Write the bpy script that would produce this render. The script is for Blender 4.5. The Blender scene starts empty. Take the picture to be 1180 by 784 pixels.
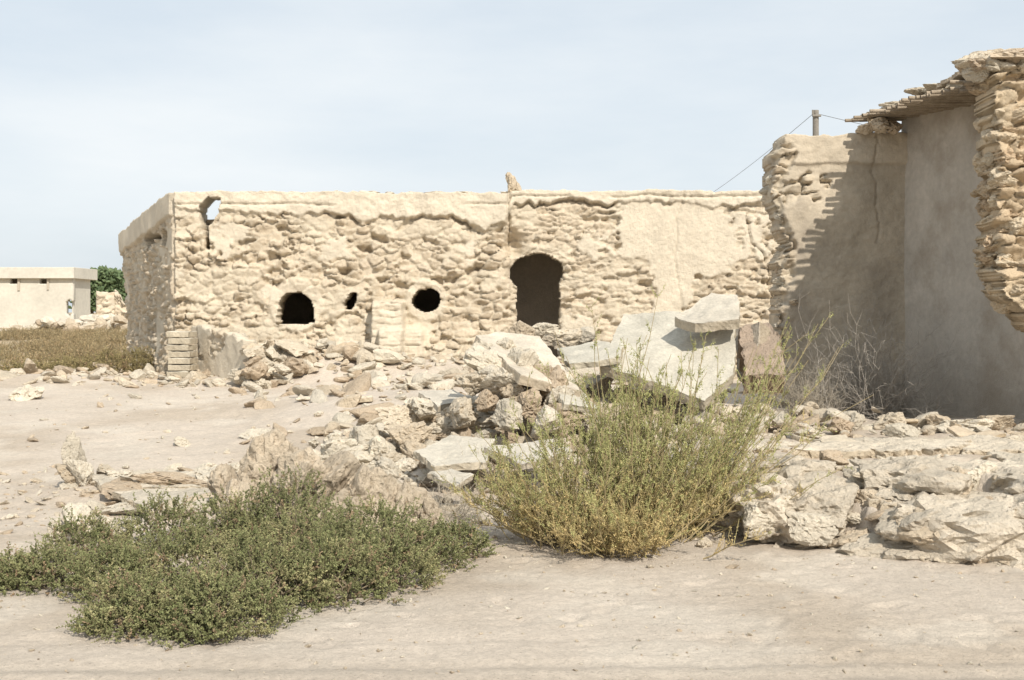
import bpy, bmesh, math, random
import numpy as np
from mathutils import Vector
rng=np.random.default_rng(7); random.seed(7)
F=1400.0; CH=1.7; HZ=360.0
def at(px,py,D): return np.array([(px-590)/F*D, D, CH+(HZ-py)/F*D])
# ---------------- noise ----------------
def _h(ix,iy,iz,s):
    h=(ix.astype(np.int64)*374761393+iy.astype(np.int64)*668265263+iz.astype(np.int64)*2147483647+s*974634777)&0xFFFFFFFF
    h=((h^(h>>13))*1274126177)&0xFFFFFFFF
    h=((h^(h>>16))*2246822519)&0xFFFFFFFF
    h=h^(h>>15)
    return (h&0xFFFFFF)/float(0xFFFFFF)
def vn(x,y,z=None,s=0):
    x=np.asarray(x,float); y=np.asarray(y,float)
    flat=z is None
    ix,iy=np.floor(x),np.floor(y)
    fx,fy=x-ix,y-iy
    fx=fx*fx*(3-2*fx);fy=fy*fy*(3-2*fy)
    if flat: iz=np.zeros_like(x);fz=None;cs=(0,)
    else:
        z=np.asarray(z,float);iz=np.floor(z);fz=z-iz;fz=fz*fz*(3-2*fz);cs=(0,1)
    r=0
    for a in(0,1):
        for b in(0,1):
            for c in cs:
                w=(fx if a else 1-fx)*(fy if b else 1-fy)
                if not flat: w=w*(fz if c else 1-fz)
                r=r+w*_h(ix+a,iy+b,iz+c,s)
    return r
def fbm(x,y,z=None,o=4,s=0,g=.5):
    t=0;a=1;n=0;f=1
    x=np.asarray(x,float);y=np.asarray(y,float)
    for i in range(o):
        t=t+a*(vn(x*f+i*17.3,y*f+i*5.1,None if z is None else z*f+i*9.7,s+i)-.5);n+=a;a*=g;f*=2.03
    return t/n*2
def ss(a,b,x):
    t=np.clip((x-a)/(b-a),0,1);return t*t*(3-2*t)
def lerp(a,b,t): return a+(b-a)*t
def voro(x,y,s=0,jx=.9,jy=.6):
    ix,iy=np.floor(x),np.floor(y)
    F1=np.full(x.shape,9.);F2=F1.copy();R=np.zeros(x.shape);DX=R.copy();DY=R.copy()
    for a in(-2,-1,0,1,2):
        for b in(-1,0,1):
            cx,cy=ix+a,iy+b;z=np.zeros_like(cx)
            ox=(np.mod(cy,2))*.5
            px=cx+.5+ox-.25+(_h(cx,cy,z,s)-.5)*jx;py=cy+.5+(_h(cx,cy,z,s+11)-.5)*jy
            dx=x-px;dy=y-py
            d=np.sqrt(dx*dx+dy*dy);r=_h(cx,cy,z,s+23)
            m=d<F1
            F2=np.where(m,F1,np.minimum(F2,d));R=np.where(m,r,R);F1=np.where(m,d,F1);DX=np.where(m,dx,DX);DY=np.where(m,dy,DY)
    return F1,F2,R,DX,DY
# ---------------- mesh helper ----------------
def empty(name,loc=(0,0,0)):
    o=bpy.data.objects.new(name,None);o.location=loc;bpy.context.scene.collection.objects.link(o);return o
def mk(name,V,Q=None,T=None,col=None,mat=None,parent=None,smooth=True):
    V=np.asarray(V,float)
    Q=np.zeros((0,4),int) if Q is None else np.asarray(Q,int)
    T=np.zeros((0,3),int) if T is None else np.asarray(T,int)
    used=np.zeros(len(V),bool);used[Q.ravel()]=1;used[T.ravel()]=1
    mp=np.cumsum(used)-1;V=V[used];Q=mp[Q];T=mp[T]
    me=bpy.data.meshes.new(name)
    me.vertices.add(len(V));me.vertices.foreach_set('co',V.astype(np.float32).ravel())
    L=np.concatenate([Q.ravel(),T.ravel()])
    me.loops.add(len(L));me.loops.foreach_set('vertex_index',L.astype(np.int32))
    st=np.concatenate([np.arange(len(Q))*4,len(Q)*4+np.arange(len(T))*3])
    me.polygons.add(len(st));me.polygons.foreach_set('loop_start',st.astype(np.int32))
    me.polygons.foreach_set('use_smooth',np.full(len(st),smooth))
    me.update(calc_edges=True)
    if col is not None:
        col=np.asarray(col,float)[used]
        a=me.attributes.new('Col','FLOAT_COLOR','POINT')
        a.data.foreach_set('color',np.concatenate([col,np.ones((len(col),1))],1).astype(np.float32).ravel())
    if mat: me.materials.append(mat)
    o=bpy.data.objects.new(name,me);bpy.context.scene.collection.objects.link(o)
    if parent: o.parent=parent
    return o
# ---------------- materials ----------------
def mat(name,base=None,rough=.95,nscale=6,namt=.25,bumps=((30,.01),(120,.004)),pits=0,trans=0,stain=None,gain=1.0,speck=0):
    m=bpy.data.materials.new(name);m.use_nodes=True;nt=m.node_tree;N=nt.nodes;Lk=nt.links
    b=N['Principled BSDF'];b.inputs['Roughness'].default_value=rough
    b.inputs['Specular IOR Level'].default_value=.15
    tc=N.new('ShaderNodeTexCoord')
    if base is None:
        src=N.new('ShaderNodeAttribute');src.attribute_name='Col';c=src.outputs['Color']
    else:
        src=N.new('ShaderNodeRGB');src.outputs[0].default_value=(*base,1);c=src.outputs[0]
    def noise(sc,det=6,r=.6):
        n=N.new('ShaderNodeTexNoise');n.inputs['Scale'].default_value=sc;n.inputs['Detail'].default_value=det
        n.inputs['Roughness'].default_value=r;Lk.new(tc.outputs['Object'],n.inputs['Vector']);return n.outputs['Fac']
    def mult(c,fac,lo,hi,a=.3,bb=.7):
        mr=N.new('ShaderNodeMapRange');mr.inputs[1].default_value=a;mr.inputs[2].default_value=bb
        mr.inputs[3].default_value=lo;mr.inputs[4].default_value=hi;Lk.new(fac,mr.inputs[0])
        mx=N.new('ShaderNodeVectorMath');mx.operation='SCALE';Lk.new(c,mx.inputs[0]);Lk.new(mr.outputs[0],mx.inputs['Scale'])
        return mx.outputs[0]
    if namt>0:
        c=mult(c,noise(nscale),(1-namt)*gain,(1+namt*.6)*gain)
        c=mult(c,noise(nscale*9,4),1-namt*.8,1+namt*.4)
    if speck:
        c=mult(c,noise(speck,3,.7),.68,1.0,.30,.42)
        c=mult(c,noise(speck*.35,5,.7),.88,1.07,.35,.65)
    if stain:
        mr=N.new('ShaderNodeMapRange');mr.inputs[1].default_value=.5;mr.inputs[2].default_value=.68
        Lk.new(noise(stain[1],7,.65),mr.inputs[0])
        mx=N.new('ShaderNodeMix');mx.data_type='RGBA';Lk.new(mr.outputs[0],mx.inputs['Factor'])
        Lk.new(c,mx.inputs['A']);mx.inputs['B'].default_value=(*stain[0],1);c=mx.outputs['Result']
    Lk.new(c,b.inputs['Base Color'])
    prev=None
    for sc,dist in bumps:
        bp=N.new('ShaderNodeBump');bp.inputs['Strength'].default_value=1;bp.inputs['Distance'].default_value=dist
        Lk.new(noise(sc,8,.65),bp.inputs['Height'])
        if prev: Lk.new(prev,bp.inputs['Normal'])
        prev=bp.outputs[0]
    if pits:
        v=N.new('ShaderNodeTexVoronoi');v.inputs['Scale'].default_value=pits;Lk.new(tc.outputs['Object'],v.inputs['Vector'])
        mr=N.new('ShaderNodeMapRange');mr.inputs[1].default_value=.05;mr.inputs[2].default_value=.4;Lk.new(v.outputs['Distance'],mr.inputs[0])
        bp=N.new('ShaderNodeBump');bp.inputs['Distance'].default_value=.012;bp.inputs['Strength'].default_value=.7
        Lk.new(mr.outputs[0],bp.inputs['Height'])
        if prev: Lk.new(prev,bp.inputs['Normal'])
        prev=bp.outputs[0]
    if prev: Lk.new(prev,b.inputs['Normal'])
    if trans>0:
        t=N.new('ShaderNodeBsdfTranslucent');Lk.new(c,t.inputs['Color'])
        ms=N.new('ShaderNodeMixShader');ms.inputs[0].default_value=trans
        Lk.new(b.outputs[0],ms.inputs[1]);Lk.new(t.outputs[0],ms.inputs[2]);Lk.new(ms.outputs[0],N['Material Output'].inputs['Surface'])
    return m
M_sand=mat('sand',None,.95,1.1,.08,((2.5,.03),(45,.011),(170,.007)),gain=1.10,speck=70)
M_wall=mat('coral_stone_wall',None,.95,2.5,.12,((18,.025),(70,.014)),gain=1.17)
M_plaster=mat('old_plaster',None,.92,1.6,.14,((6,.02),(40,.008)),stain=((.32,.275,.22),1.1),gain=1.05)
M_rock=mat('coral_rubble',None,.95,5,.18,((14,.03),(60,.014)),pits=22,gain=1.10)
M_slab=mat('broken_concrete',None,.9,4,.2,((8,.02),(60,.008)),gain=1.06)
M_leaf=mat('leaf',None,.7,8,.1,(),trans=.25)
M_twig=mat('twig',None,.9,20,.2,())
M_dark=mat('interior_plaster',(.50,.44,.36),.95,2,.15)
M_white=mat('whitewash',(.56,.53,.46),.9,.6,.12,gain=1.05)
M_wood=mat('palm_wood',(.40,.33,.25),.9,10,.3)
M_wire=mat('wire',(.12,.12,.12),.6,5,0,())
M_pole=mat('weathered_pole',(.26,.24,.21),.9,5,.2)
# ---------------- terrain ----------------
MND=[(0.1,12.9,1.25,1.1,.42),(1.9,13.7,1.3,1.0,.38),(0,17.5,2.6,2.4,.35),(-.4,21.3,3.3,.9,.40),(-3.6,21.3,1.5,.8,.36),
     (-1.6,9.6,.9,.4,.30),(-3.0,10.9,.9,.6,.16),(-1.0,11.6,1.0,.8,.12),(-1.6,16.,1.5,1.2,.12),(-7.2,22,1.2,1.5,.12),(-10,21,2.5,1.2,.2)]
def gz(x,y,fine=True):
    x=np.asarray(x,float);y=np.asarray(y,float)
    b=.44*ss(7.5,20,y)+.36*ss(30,70,y)
    wx=x+.25*fbm(x*1.3,y*1.3,s=50);wy=y+.25*fbm(x*1.3,y*1.3,s=60)
    for cx,cy,rx,ry,h in MND:
        b=b+h*np.exp(-((wx-cx)/rx)**2-((wy-cy)/ry)**2)
    yf=np.interp(x,[-1,1.0,1.35,2.0,2.8,4,7,12],[11,10.3,9.75,9.2,8.65,8.55,8.45,8.4])+.26*fbm(x*2.2,y*2.2,s=3)
    xl=np.interp(y,[9,9.8,12,14,16,19,30],[1.2,1.25,1.5,1.5,2,3,5])+.15*fbm(x*2,y*2,s=4)
    ins1=ss(0,.08,y-yf);ins2=ss(.36,.44,y-yf+.34*fbm(x*1.8,y*1.8,s=33));ins=(.58*ins1+.42*ins2)*ss(0,.3,x-xl)*(1-ss(19,24,y))*(1-ss(14,18,x))
    ph=.47+.06*fbm(x*1.1,y*1.1,s=8)+.03*fbm(x*5,y*5,s=9)*(1-ss(10.5,12,y))
    b=np.where(ph>b,lerp(b,ph,ins),b)
    b=b+.035*fbm(x*.6,y*.6,s=1)*ss(6,9,y)
    if fine:
        near=1-ss(30,60,y)
        rub=ss(7.8,9.5,y)*ss(-9,-4,x)*(1-ss(22,26,y))
        edge=ss(-.1,.1,y-yf)*(1-ss(.6,1.2,y-yf))*ss(0,.3,x-xl)
        b=b+near*(.010*fbm(x*4,y*4,o=4,s=2)+.0055*fbm(x*15,y*15,o=3,s=5,g=.65)+rub*.022*fbm(x*5,y*5,o=4,s=21)+edge*.07*fbm(x*6,y*6,o=4,s=22,g=.65))
        yy=y+.12*fbm(x*.4,y*.1,s=31)
        for c,dp in ((4.7,.02),(5.25,.02),(5.62,.018),(5.85,.016),(6.3,.010)):
            b=b-dp*np.exp(-((yy-c-.02*x)/.07)**2)
    return b
xs=np.concatenate([-np.geomspace(13,2500,40)[::-1][:-1],np.arange(-13,-4.6,.09),np.arange(-4.6,5,.032),np.arange(5,13,.09),np.geomspace(13,2500,40)])
ys=np.concatenate([-np.geomspace(1,2500,20)[::-1],np.arange(-.9,5.2,.2),np.arange(5.2,11.5,.028),np.arange(11.5,23,.07),np.arange(23,45,.35),np.geomspace(45,4000,50)])
XX,YY=np.meshgrid(xs,ys,indexing='ij');ZZ=gz(XX,YY)
for i in range(620):
    fx,fy=rng.uniform(-3.5,4.2),rng.uniform(6.0,9.0)
    if i>420: fx,fy=rng.uniform(-7,0),rng.uniform(9,19)
    a=rng.uniform(0,3.14);i0,i1=np.searchsorted(xs,[fx-.25,fx+.25]);j0,j1=np.searchsorted(ys,[fy-.25,fy+.25])
    X_,Y_=XX[i0:i1,j0:j1]-fx,YY[i0:i1,j0:j1]-fy;p=X_*math.cos(a)+Y_*math.sin(a);q=-X_*math.sin(a)+Y_*math.cos(a)
    sz=rng.uniform(.5,1.1);r2=(p/(.11*sz))**2+(q/(.05*sz))**2;dp=rng.uniform(.003,.018)*sz
    ZZ[i0:i1,j0:j1]+=-dp*np.exp(-r2*1.3)+dp*.4*np.exp(-(np.sqrt(r2)-1.5)**2*5)
nx,ny=XX.shape;I=np.arange(nx*ny).reshape(nx,ny)
Q=np.stack([I[:-1,:-1],I[1:,:-1],I[1:,1:],I[:-1,1:]],-1).reshape(-1,4)
c1=np.array([.52,.453,.378]);c2=np.array([.46,.39,.312]);c3=np.array([.57,.51,.43]);c4=np.array([.38,.295,.185])
n1=fbm(XX*.5,YY*.5,o=5,s=70).ravel();n2=fbm(XX*1.7,YY*1.7,o=5,s=71).ravel()
C=lerp(c1,c2,ss(-.1,.4,n1)[:,None]);C=lerp(C,c3,(ss(0,.45,n2)*.6)[:,None])
fld=(ss(26,31,YY)*ss(-5,-8,XX)).ravel()*ss(-.6,-.1,n2);C=lerp(C,c4,fld[:,None]*.9)
road=(1-ss(5.7,6.1,YY+.15*fbm(XX*.6,YY*.6,s=90))).ravel();stre=fbm(XX*.5,YY*9,o=4,s=91).ravel()
C=lerp(C,np.array([.45,.39,.32])*(1+.16*stre[:,None]),road[:,None]*.8)
mk('ground',np.stack([XX.ravel(),YY.ravel(),ZZ.ravel()],1),Q,col=C,mat=M_sand)
def g1(x,y):
    i=min(max(np.searchsorted(xs,x)-1,0),nx-2);j=min(max(np.searchsorted(ys,y)-1,0),ny-2)
    a=(x-xs[i])/(xs[i+1]-xs[i]);b=(y-ys[j])/(ys[j+1]-ys[j])
    return float((ZZ[i,j]*(1-a)+ZZ[i+1,j]*a)*(1-b)+(ZZ[i,j+1]*(1-a)+ZZ[i+1,j+1]*a)*b)
def ray(px,py,d0=5,d1=60):
    D=np.arange(d0,d1,.04);X=(px-590)/F*D;Z=CH+(HZ-py)/F*D
    k=np.argmax(Z<gz(X,D,False));return np.array([X[k],D[k],g1(X[k],D[k])])
# ---------------- walls ----------------
def wall(name,A,B,zb,zt,res,dfun,maskf,thick,material,parent):
    A=np.array(A,float);B=np.array(B,float);L=np.linalg.norm(B-A);d=(B-A)/L;n=np.array([d[1],-d[0]])
    nu=int(L/res)+1;u=np.linspace(0,L,nu)
    zb_=zb(u) if callable(zb) else np.full(nu,zb);zt_=zt(u) if callable(zt) else np.full(nu,zt)
    nv=int((zt_.max()-zb_.min())/res)+1
    t=np.linspace(0,1,nv);U,Tt=np.meshgrid(u,t,indexing='ij');Vv=zb_[:,None]+(zt_-zb_)[:,None]*Tt
    dd,col=dfun(U,Vv)
    def pos(off,uj=0): 
        P=A[None,None,:]+d*(U+uj)[...,None]+n*off[...,None];return np.concatenate([P,Vv[...,None]],-1).reshape(-1,3)
    N=nu*nv
    Vf=pos(dd)
    Vm=pos(dd*.3-thick*.5+.05*fbm(U*6,Vv*6,s=9),.05*fbm(U*7,Vv*7,s=19));Vm[:,2]+=.03*fbm(U*6,Vv*6,s=29).ravel()
    Vb=pos(-thick+.03*fbm(U*5,Vv*5,s=39))
    I=np.arange(N).reshape(nu,nv)
    Q=np.stack([I[:-1,:-1],I[1:,:-1],I[1:,1:],I[:-1,1:]],-1).reshape(-1,4)
    if maskf is not None:
        uc=(U[:-1,:-1]+U[1:,1:])/2;vc=(Vv[:-1,:-1]+Vv[1:,1:])/2
        Q=Q[maskf(uc,vc).ravel()]
    E=np.concatenate([Q[:,[0,1]],Q[:,[1,2]],Q[:,[2,3]],Q[:,[3,0]]])
    key=np.sort(E,1);key=key[:,0]*N+key[:,1]
    _,inv,cnt=np.unique(key,return_inverse=True,return_counts=True)
    Eb=E[cnt[inv]==1]
    S1=np.stack([Eb[:,1],Eb[:,0],Eb[:,0]+N,Eb[:,1]+N],1)
    S2=np.stack([Eb[:,1]+N,Eb[:,0]+N,Eb[:,0]+2*N,Eb[:,1]+2*N],1)
    return mk(name,np.concatenate([Vf,Vm,Vb]),np.concatenate([Q,S1,S2,Q[:,::-1]+2*N]),col=np.concatenate([col.reshape(-1,3)]*3),mat=material,parent=parent)
STONE=np.array([.525,.445,.34]);STONE2=np.array([.465,.38,.275]);MORT=np.array([.53,.465,.362]);PLAS=np.array([.565,.50,.398])
def relief(u,v,su,sv,seed,depth,smr=.6,fill=.38):
    uu=u+.15*fbm(u*2.2,v*2.2,s=seed+1)+.04*fbm(u*9,v*9,o=3,s=seed+4);vv=v+.09*fbm(u*1.7,v*2.5,s=seed+2)+.03*fbm(u*9,v*9,o=3,s=seed+5)
    f1,f2,r,dx,dy=voro(uu/su,vv/sv,seed)
    r2=vn(r*91,r*13,s=seed+6);r3=vn(r*37,r*71,s=seed+7)
    e=f2-f1
    p=ss(.0,.26,e)
    big=.8+.5*ss(-.35,.4,fbm(u*.9,v*1.1,s=seed+8))
    h=p*(.45+.7*r)+p*((r2-.5)*1.1*dx+(r3-.35)*1.3*dy)
    fl=fill+.45*fbm(u*2.3,v*3,o=4,s=seed+13)
    k_=.14;hh=np.clip(.5+.5*(h-fl)/k_,0,1);h=lerp(fl,h,hh)+k_*hh*(1-hh)
    h=depth*big*h+.034*fbm(u*8,v*10,o=4,s=seed+3,g=.7)*(.6+.6*big)
    hole=ss(.88,.93,r)*p
    h=h-hole*depth*1.6
    pit=ss(.26,.5,fbm(u*6,v*8,o=4,s=seed+12));h=h-pit*.07
    smear=ss(.02,.3,fbm(u*1.6,v*2.2,o=5,s=seed+9));h=lerp(h,depth*.75+.035*fbm(u*6,v*6,s=seed+10),smear*smr)
    k=(r3*.8+.4*fbm(u*3,v*3,s=seed+11))
    col=lerp(MORT,lerp(STONE,STONE2,np.clip(k,0,1)[...,None]),(p*.85*(1-smear*.7))[...,None])
    return h,col,p
HD=22.0
def hp(X,z): return 590+X/HD*F, HZ-(z-CH)/HD*F
def house_d(u,v):
    X=-6.08+u;px,py=hp(X,v)
    h1,c1,_=relief(u,v,.25,.13,100,.13)
    h2,c2,_=relief(u,v,.34,.092,200,.085,.45,.3)
    rt=ss(582,590,px+5*fbm(u*3,v*3,s=7))
    h=lerp(h1,h2,rt);c=lerp(c1,c2,rt[...,None])
    n=fbm(u*1.1,v*1.4,o=5,s=40)
    cov=lerp(.40,.16,rt)-ss(700,860,px)*ss(400,240,py)*.50-.25*ss(280,210,px)*ss(330,400,py)
    m=ss(cov,cov+.06,n+.35*fbm(u*9,v*9,s=41)*.4)
    h=lerp(h,lerp(.10,.085,rt)+.012*fbm(u*3,v*3,s=43)+.012*fbm(u*12,v*12,s=42),m);c=lerp(c,PLAS*(1+.08*fbm(u*4,v*4,s=44))[...,None],(m*.9)[...,None])
    eb=lerp(249+6*fbm(u*1.8,v*0,s=45)+5*fbm(u*7,v*0,s=46)-6*ss(420,220,px),234+7*fbm(u*1.5,v*0,s=47)+5*fbm(u*8,v*0,s=48),rt)
    eb=eb+14*np.exp(-((px-560)/28)**2)
    bm=ss(eb+1,eb-1,py)
    h=lerp(h,.150+.012*fbm(u*2,v*2,s=49)+.025*fbm(u*11,v*11,s=57)-.02*rt,bm);c=lerp(c,PLAS*(1.02+.07*fbm(u*3,v*5,s=50))[...,None],bm[...,None])
    h=h-.10*np.exp(-((py-eb-2)/1.8)**2)*ss(-.2,.3,fbm(u*1.2,v*0,s=51)+.25*fbm(u*8,v*0,s=151))
    h=h-.05*np.exp(-((py-lerp(236,226,rt)-3*fbm(u*2,v*0,s=52))/1.0)**2)*ss(.0,.2,fbm(u*.9,v*0,s=53)+.1)
    cx=np.interp(py,[245,280,300,360],[862,868,884,890])+5*fbm(v*5,v*0,s=54)
    h=h-.07*np.exp(-((px-cx)/1.0)**2)*(py>245)
    cx=np.interp(py,[225,300,380],[786,776,790])+6*fbm(v*4,v*0,s=55)
    h=h-.03*np.exp(-((px-cx)/.9)**2)
    cx=586+1.5*fbm(v*5,v*0,s=56);h=h-.12*np.exp(-((px-cx)/1.6)**2)*(py<300)
    for (hx,hy,rr) in ((342,352,24),(492,346,17)):
        dd=np.sqrt((px-hx)**2+(py-hy)**2)
        k=ss(rr+9,rr+4,dd+3*fbm(u*6,v*6,s=58));h=lerp(h,.15,k*.7);c=lerp(c,PLAS,(k*.6)[...,None])
    h=h+.06*fbm(u*.8,v*.8,o=3,s=59)-.10*rt
    h=h-.35*np.exp(-((px-590)/12)**2-((py-282)/13)**2)
    h=h+.4*ss(350,445,py)**1.3*(1-ss(540,600,px))
    pl=ss(429,432,px+1.5*fbm(v*6,v*0,s=60))*ss(469,465,px+2*fbm(v*5,v*0,s=61))*ss(346,349,py+2*fbm(u*9,v*0,s=62))
    pl2=ss(439,442,px)*ss(492,486,px+3*fbm(v*5,v*0,s=63))*ss(378,381,py)
    cs=np.mod(v/.125+.3*fbm(u*2,v*0,s=64),1);crs=ss(0,.12,cs)*ss(1,.88,cs)
    h=lerp(h,.10+.04*crs+.05*vn(np.floor(v/.125)*3.7,np.floor(u/.3)*5.1,s=65)+.02*fbm(u*10,v*10,s=66),np.maximum(pl,pl2)*.8)
    c=lerp(c,PLAS*1.04,(np.maximum(pl,pl2)*.7)[...,None])
    h=h+.36*pl+.22*pl2
    return h,c
def house_mask(u,v):
    X=-6.08+u;px,py=hp(X,v);w=1.6*fbm(u*6,v*6,s=63)*1.5
    px=px+w;py=py+1.6*fbm(u*6,v*6,s=64)*1.5
    a=((((px-342)/21)**2+((py-357)/21)**2<1.0)&(py<=358))|((np.abs(px-342)<21)&(py<373)&(py>357))
    b=((px-405+(py-347)*.3)/6.5)**2+((py-347)/10)**2<1
    c=(((px-492)/16)**2+((py-346)/14.5)**2<1)
    d=((px>595)&(px<645)&(py>308))|(((px-618)/32)**2+((py-315)/23)**2<1)
    cx=np.interp(py,[221,240,262,290],[252,243,238,240]);cw=np.interp(py,[221,238,255,262,290],[5,12,8,4,2])
    e=(np.abs(px-cx)<cw)&(py<288)&(py>227)
    return ~(a|b|c|d|e)
house=empty('ruined_stone_house',(0,0,0))
ztop=lambda u:3.87+.03*fbm(u*1.6,u*0,s=65)+.03*fbm(u*9,u*0,s=66)+.05*ss(6.0,6.1,u)-.02*u/10
wall('front_wall',(-6.08,HD),(6.5,HD),.1,ztop,.022,house_d,house_mask,.5,M_wall,house)
def side_d(u,v):
    L=6.7
    h,c,_=relief(u,v,.3,.12,300,.12,.4)
    n=fbm(u*1.1,v*1.4,o=5,s=67);m=ss(.25,.31,n)
    h=lerp(h,.08,m);c=lerp(c,PLAS,m[...,None]*.8)
    bm=ss(-.46,-.43,v-(3.9-.06*(L-u))+.05*fbm(u*2,v*0,s=68));h=lerp(h,.14,bm);c=lerp(c,PLAS,bm[...,None])
    h=h+.05*fbm(u*.8,v*.8,s=69)+.1*ss(1.6,.3,v)
    return h,c
def side_m(u,v):
    px=fbm(u*3,v*3,s=70)
    return ~((((u-4.3+px*.15)/1.0)**2+((v-3.15+px*.1)/.13)**2)<1)&~((((u-5.8+px*.1)/.35)**2+((v-3.1)/.16)**2)<1)&(u>np.interp(v,[.2,1.5,3.3],[1.9,.9,0])+.12*px)
wall('side_wall',(-8.93,28),(-6.1,22.03),.1,lambda u:3.5+.37*u/6.6+.04*fbm(u*3,u*0,s=71),.026,side_d,side_m,.45,M_wall,house)
def box(name,lo,hi,m,parent=None,jit=0.0):
    lo=np.array(lo,float);hi=np.array(hi,float)
    bm=bmesh.new();bmesh.ops.create_cube(bm,size=1)
    for v in bm.verts: v.co=Vector([lo[i]+(hi[i]-lo[i])*(v.co[i]+.5)+jit*(random.random()-.5) for i in range(3)])
    bmesh.ops.bevel(bm,geom=bm.edges[:],offset=min(.02,(hi-lo).min()*.1),segments=1,affect='EDGES')
    me=bpy.data.meshes.new(name);bm.to_mesh(me);bm.free();me.materials.append(m)
    o=bpy.data.objects.new(name,me);bpy.context.scene.collection.objects.link(o)
    if parent:o.parent=parent
    return o
box('partition_wall',(-.35,22.53,.1),(-.1,27.7,3.6),M_dark,house)
box('rear_wall',(-7.9,27.8,.1),(8,28.2,3.4),M_dark,house)
box('east_wall',(6.2,22.55,.1),(6.6,27.78,3.6),M_dark,house)
box('inner_wall',(-.08,24.4,.1),(4.5,24.7,3.2),M_dark,house)
def stub_d(u,v):
    h,c,_=relief(u,v,.26,.13,400,.08)
    n=fbm(u*1.3,v*1.6,s=72);m=ss(-.15,-.05,n+.1);h=lerp(h,.07+.015*fbm(u*5,v*5,s=73),m);c=lerp(c,PLAS*.97,m[...,None])
    return h,c
wall('buttress_stub_wall',(-5.78,22),(-4.15,19.75),.1,lambda u:1.50-.12*u+.10*fbm(u*2.2,u*0,s=74)+.08*fbm(u*12,u*0,s=75),.022,stub_d,lambda u,v:u<2.74-.35*ss(.6,1.4,v)+.16*fbm(v*5,u*0,s=76)+.05*fbm(v*16,u*0,s=77),.16,M_wall,house)
# ---------------- rocks ----------------
def ico(l):
    bm=bmesh.new();bmesh.ops.create_icosphere(bm,subdivisions=l,radius=1)
    V=np.array([v.co[:] for v in bm.verts]);T=np.array([[v.index for v in f.verts] for f in bm.faces]);bm.free();return V,T
ICO={l:ico(l) for l in (2,3,4,5)}
LIB={}
def rockshape(l,k):
    if (l,k) in LIB: return LIB[(l,k)]
    D,T=ICO[l];r_=np.random.default_rng(1000+k+l*50)
    m=8;n=r_.normal(size=(m,3));n/=np.linalg.norm(n,axis=1)[:,None];off=r_.uniform(.45,.85,m)
    dot=D@n.T
    r=np.min(np.where(dot>.05,off/np.maximum(dot,.05),9),1);r=np.minimum(r,1.15)
    r=r*(1+.16*fbm(D[:,0]*2+k*7,D[:,1]*2,D[:,2]*2,o=4,s=k))
    if l>=4:
        r=r*(1+.13*fbm(D[:,0]*4+k,D[:,1]*4,D[:,2]*4,o=5,s=k+5,g=.62))
        r=r*(1-.16*ss(.58,.74,vn(D[:,0]*4.5+k,D[:,1]*4.5,D[:,2]*4.5,k+60)))
    LIB[(l,k)]=(D*r[:,None],T);return LIB[(l,k)]
def rotm(a,b,c):
    ca,sa,cb,sb,cc,sc=math.cos(a),math.sin(a),math.cos(b),math.sin(b),math.cos(c),math.sin(c)
    return np.array([[cc,-sc,0],[sc,cc,0],[0,0,1]])@np.array([[1,0,0],[0,ca,-sa],[0,sa,ca]])@np.array([[cb,0,sb],[0,1,0],[-sb,0,cb]])
RC=[np.array([.53,.46,.358]),np.array([.485,.405,.303]),np.array([.57,.51,.41]),np.array([.44,.355,.26]),np.array([.535,.48,.39])]
class Rocks:
    def __init__(s): s.V=[];s.T=[];s.C=[];s.n=0
    def add(s,p,size,l=3,col=None,tilt=.5,k=None,yaw=None):
        V,T=rockshape(l,rng.integers(18) if k is None else k)
        R=rotm(rng.uniform(-tilt,tilt),rng.uniform(-tilt,tilt),rng.uniform(0,6.28) if yaw is None else yaw)
        V=(V*np.array(size)*1.2)@R.T+np.array(p)
        c=RC[rng.integers(5)] if col is None else col
        c=np.clip(c*rng.uniform(.88,1.08),0,1)
        s.V.append(V);s.T.append(T+s.n);s.C.append(np.tile(c,(len(V),1)));s.n+=len(V)
    def done(s,name,m=M_rock,parent=None,smooth=False): return mk(name,np.concatenate(s.V),T=np.concatenate(s.T),col=np.concatenate(s.C),mat=m,parent=parent,smooth=smooth)
def scatter(R,n,fx,smin,smax,l,sink=.25,flat=.6,pw=2.8,up=0,col=None):
    for i in range(n):
        x,y=fx();s=smin+(smax-smin)*rng.random()**pw
        fl=flat*rng.uniform(.45,1.2)
        R.add((x,y,g1(x,y)+s*fl*(1-sink)*.6+up*rng.random()),(s*rng.uniform(.8,1.5),s*rng.uniform(.6,1.0),s*fl),l,col=col)
def gauss(cx,cy,sx,sy): return lambda:(cx+rng.normal()*sx,cy+rng.normal()*sy)
def uni(x0,x1,y0,y1): return lambda:(rng.uniform(x0,x1),rng.uniform(y0,y1))
R=Rocks()
scatter(R,900,uni(-6,4,8,12),.005,.035,2,pw=4)
scatter(R,500,uni(-7,3,11,22),.010,.06,2,pw=4)
scatter(R,1600,uni(-4,4,5.4,8.5),.0025,.016,2,pw=4)
scatter(R,500,gauss(-3,10.6,1.2,.9),.008,.05,2)
scatter(R,350,uni(1.5,6,8.9,15),.006,.035,2,pw=3.5)
scatter(R,700,gauss(-.5,10.9,.8,.8),.01,.05,2)
R.done('gravel')
R=Rocks()
scatter(R,420,gauss(0.1,12.6,.75,.6),.03,.19,4,up=.12)
scatter(R,340,gauss(-.5,14.5,1.0,1.2),.03,.18,3)
scatter(R,300,gauss(-.2,18,1.8,1.6),.04,.22,3)
scatter(R,240,gauss(1.9,13.2,.9,.5),.03,.16,3,up=.12)
scatter(R,160,gauss(-1.0,11.5,.6,.5),.03,.15,4)
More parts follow.
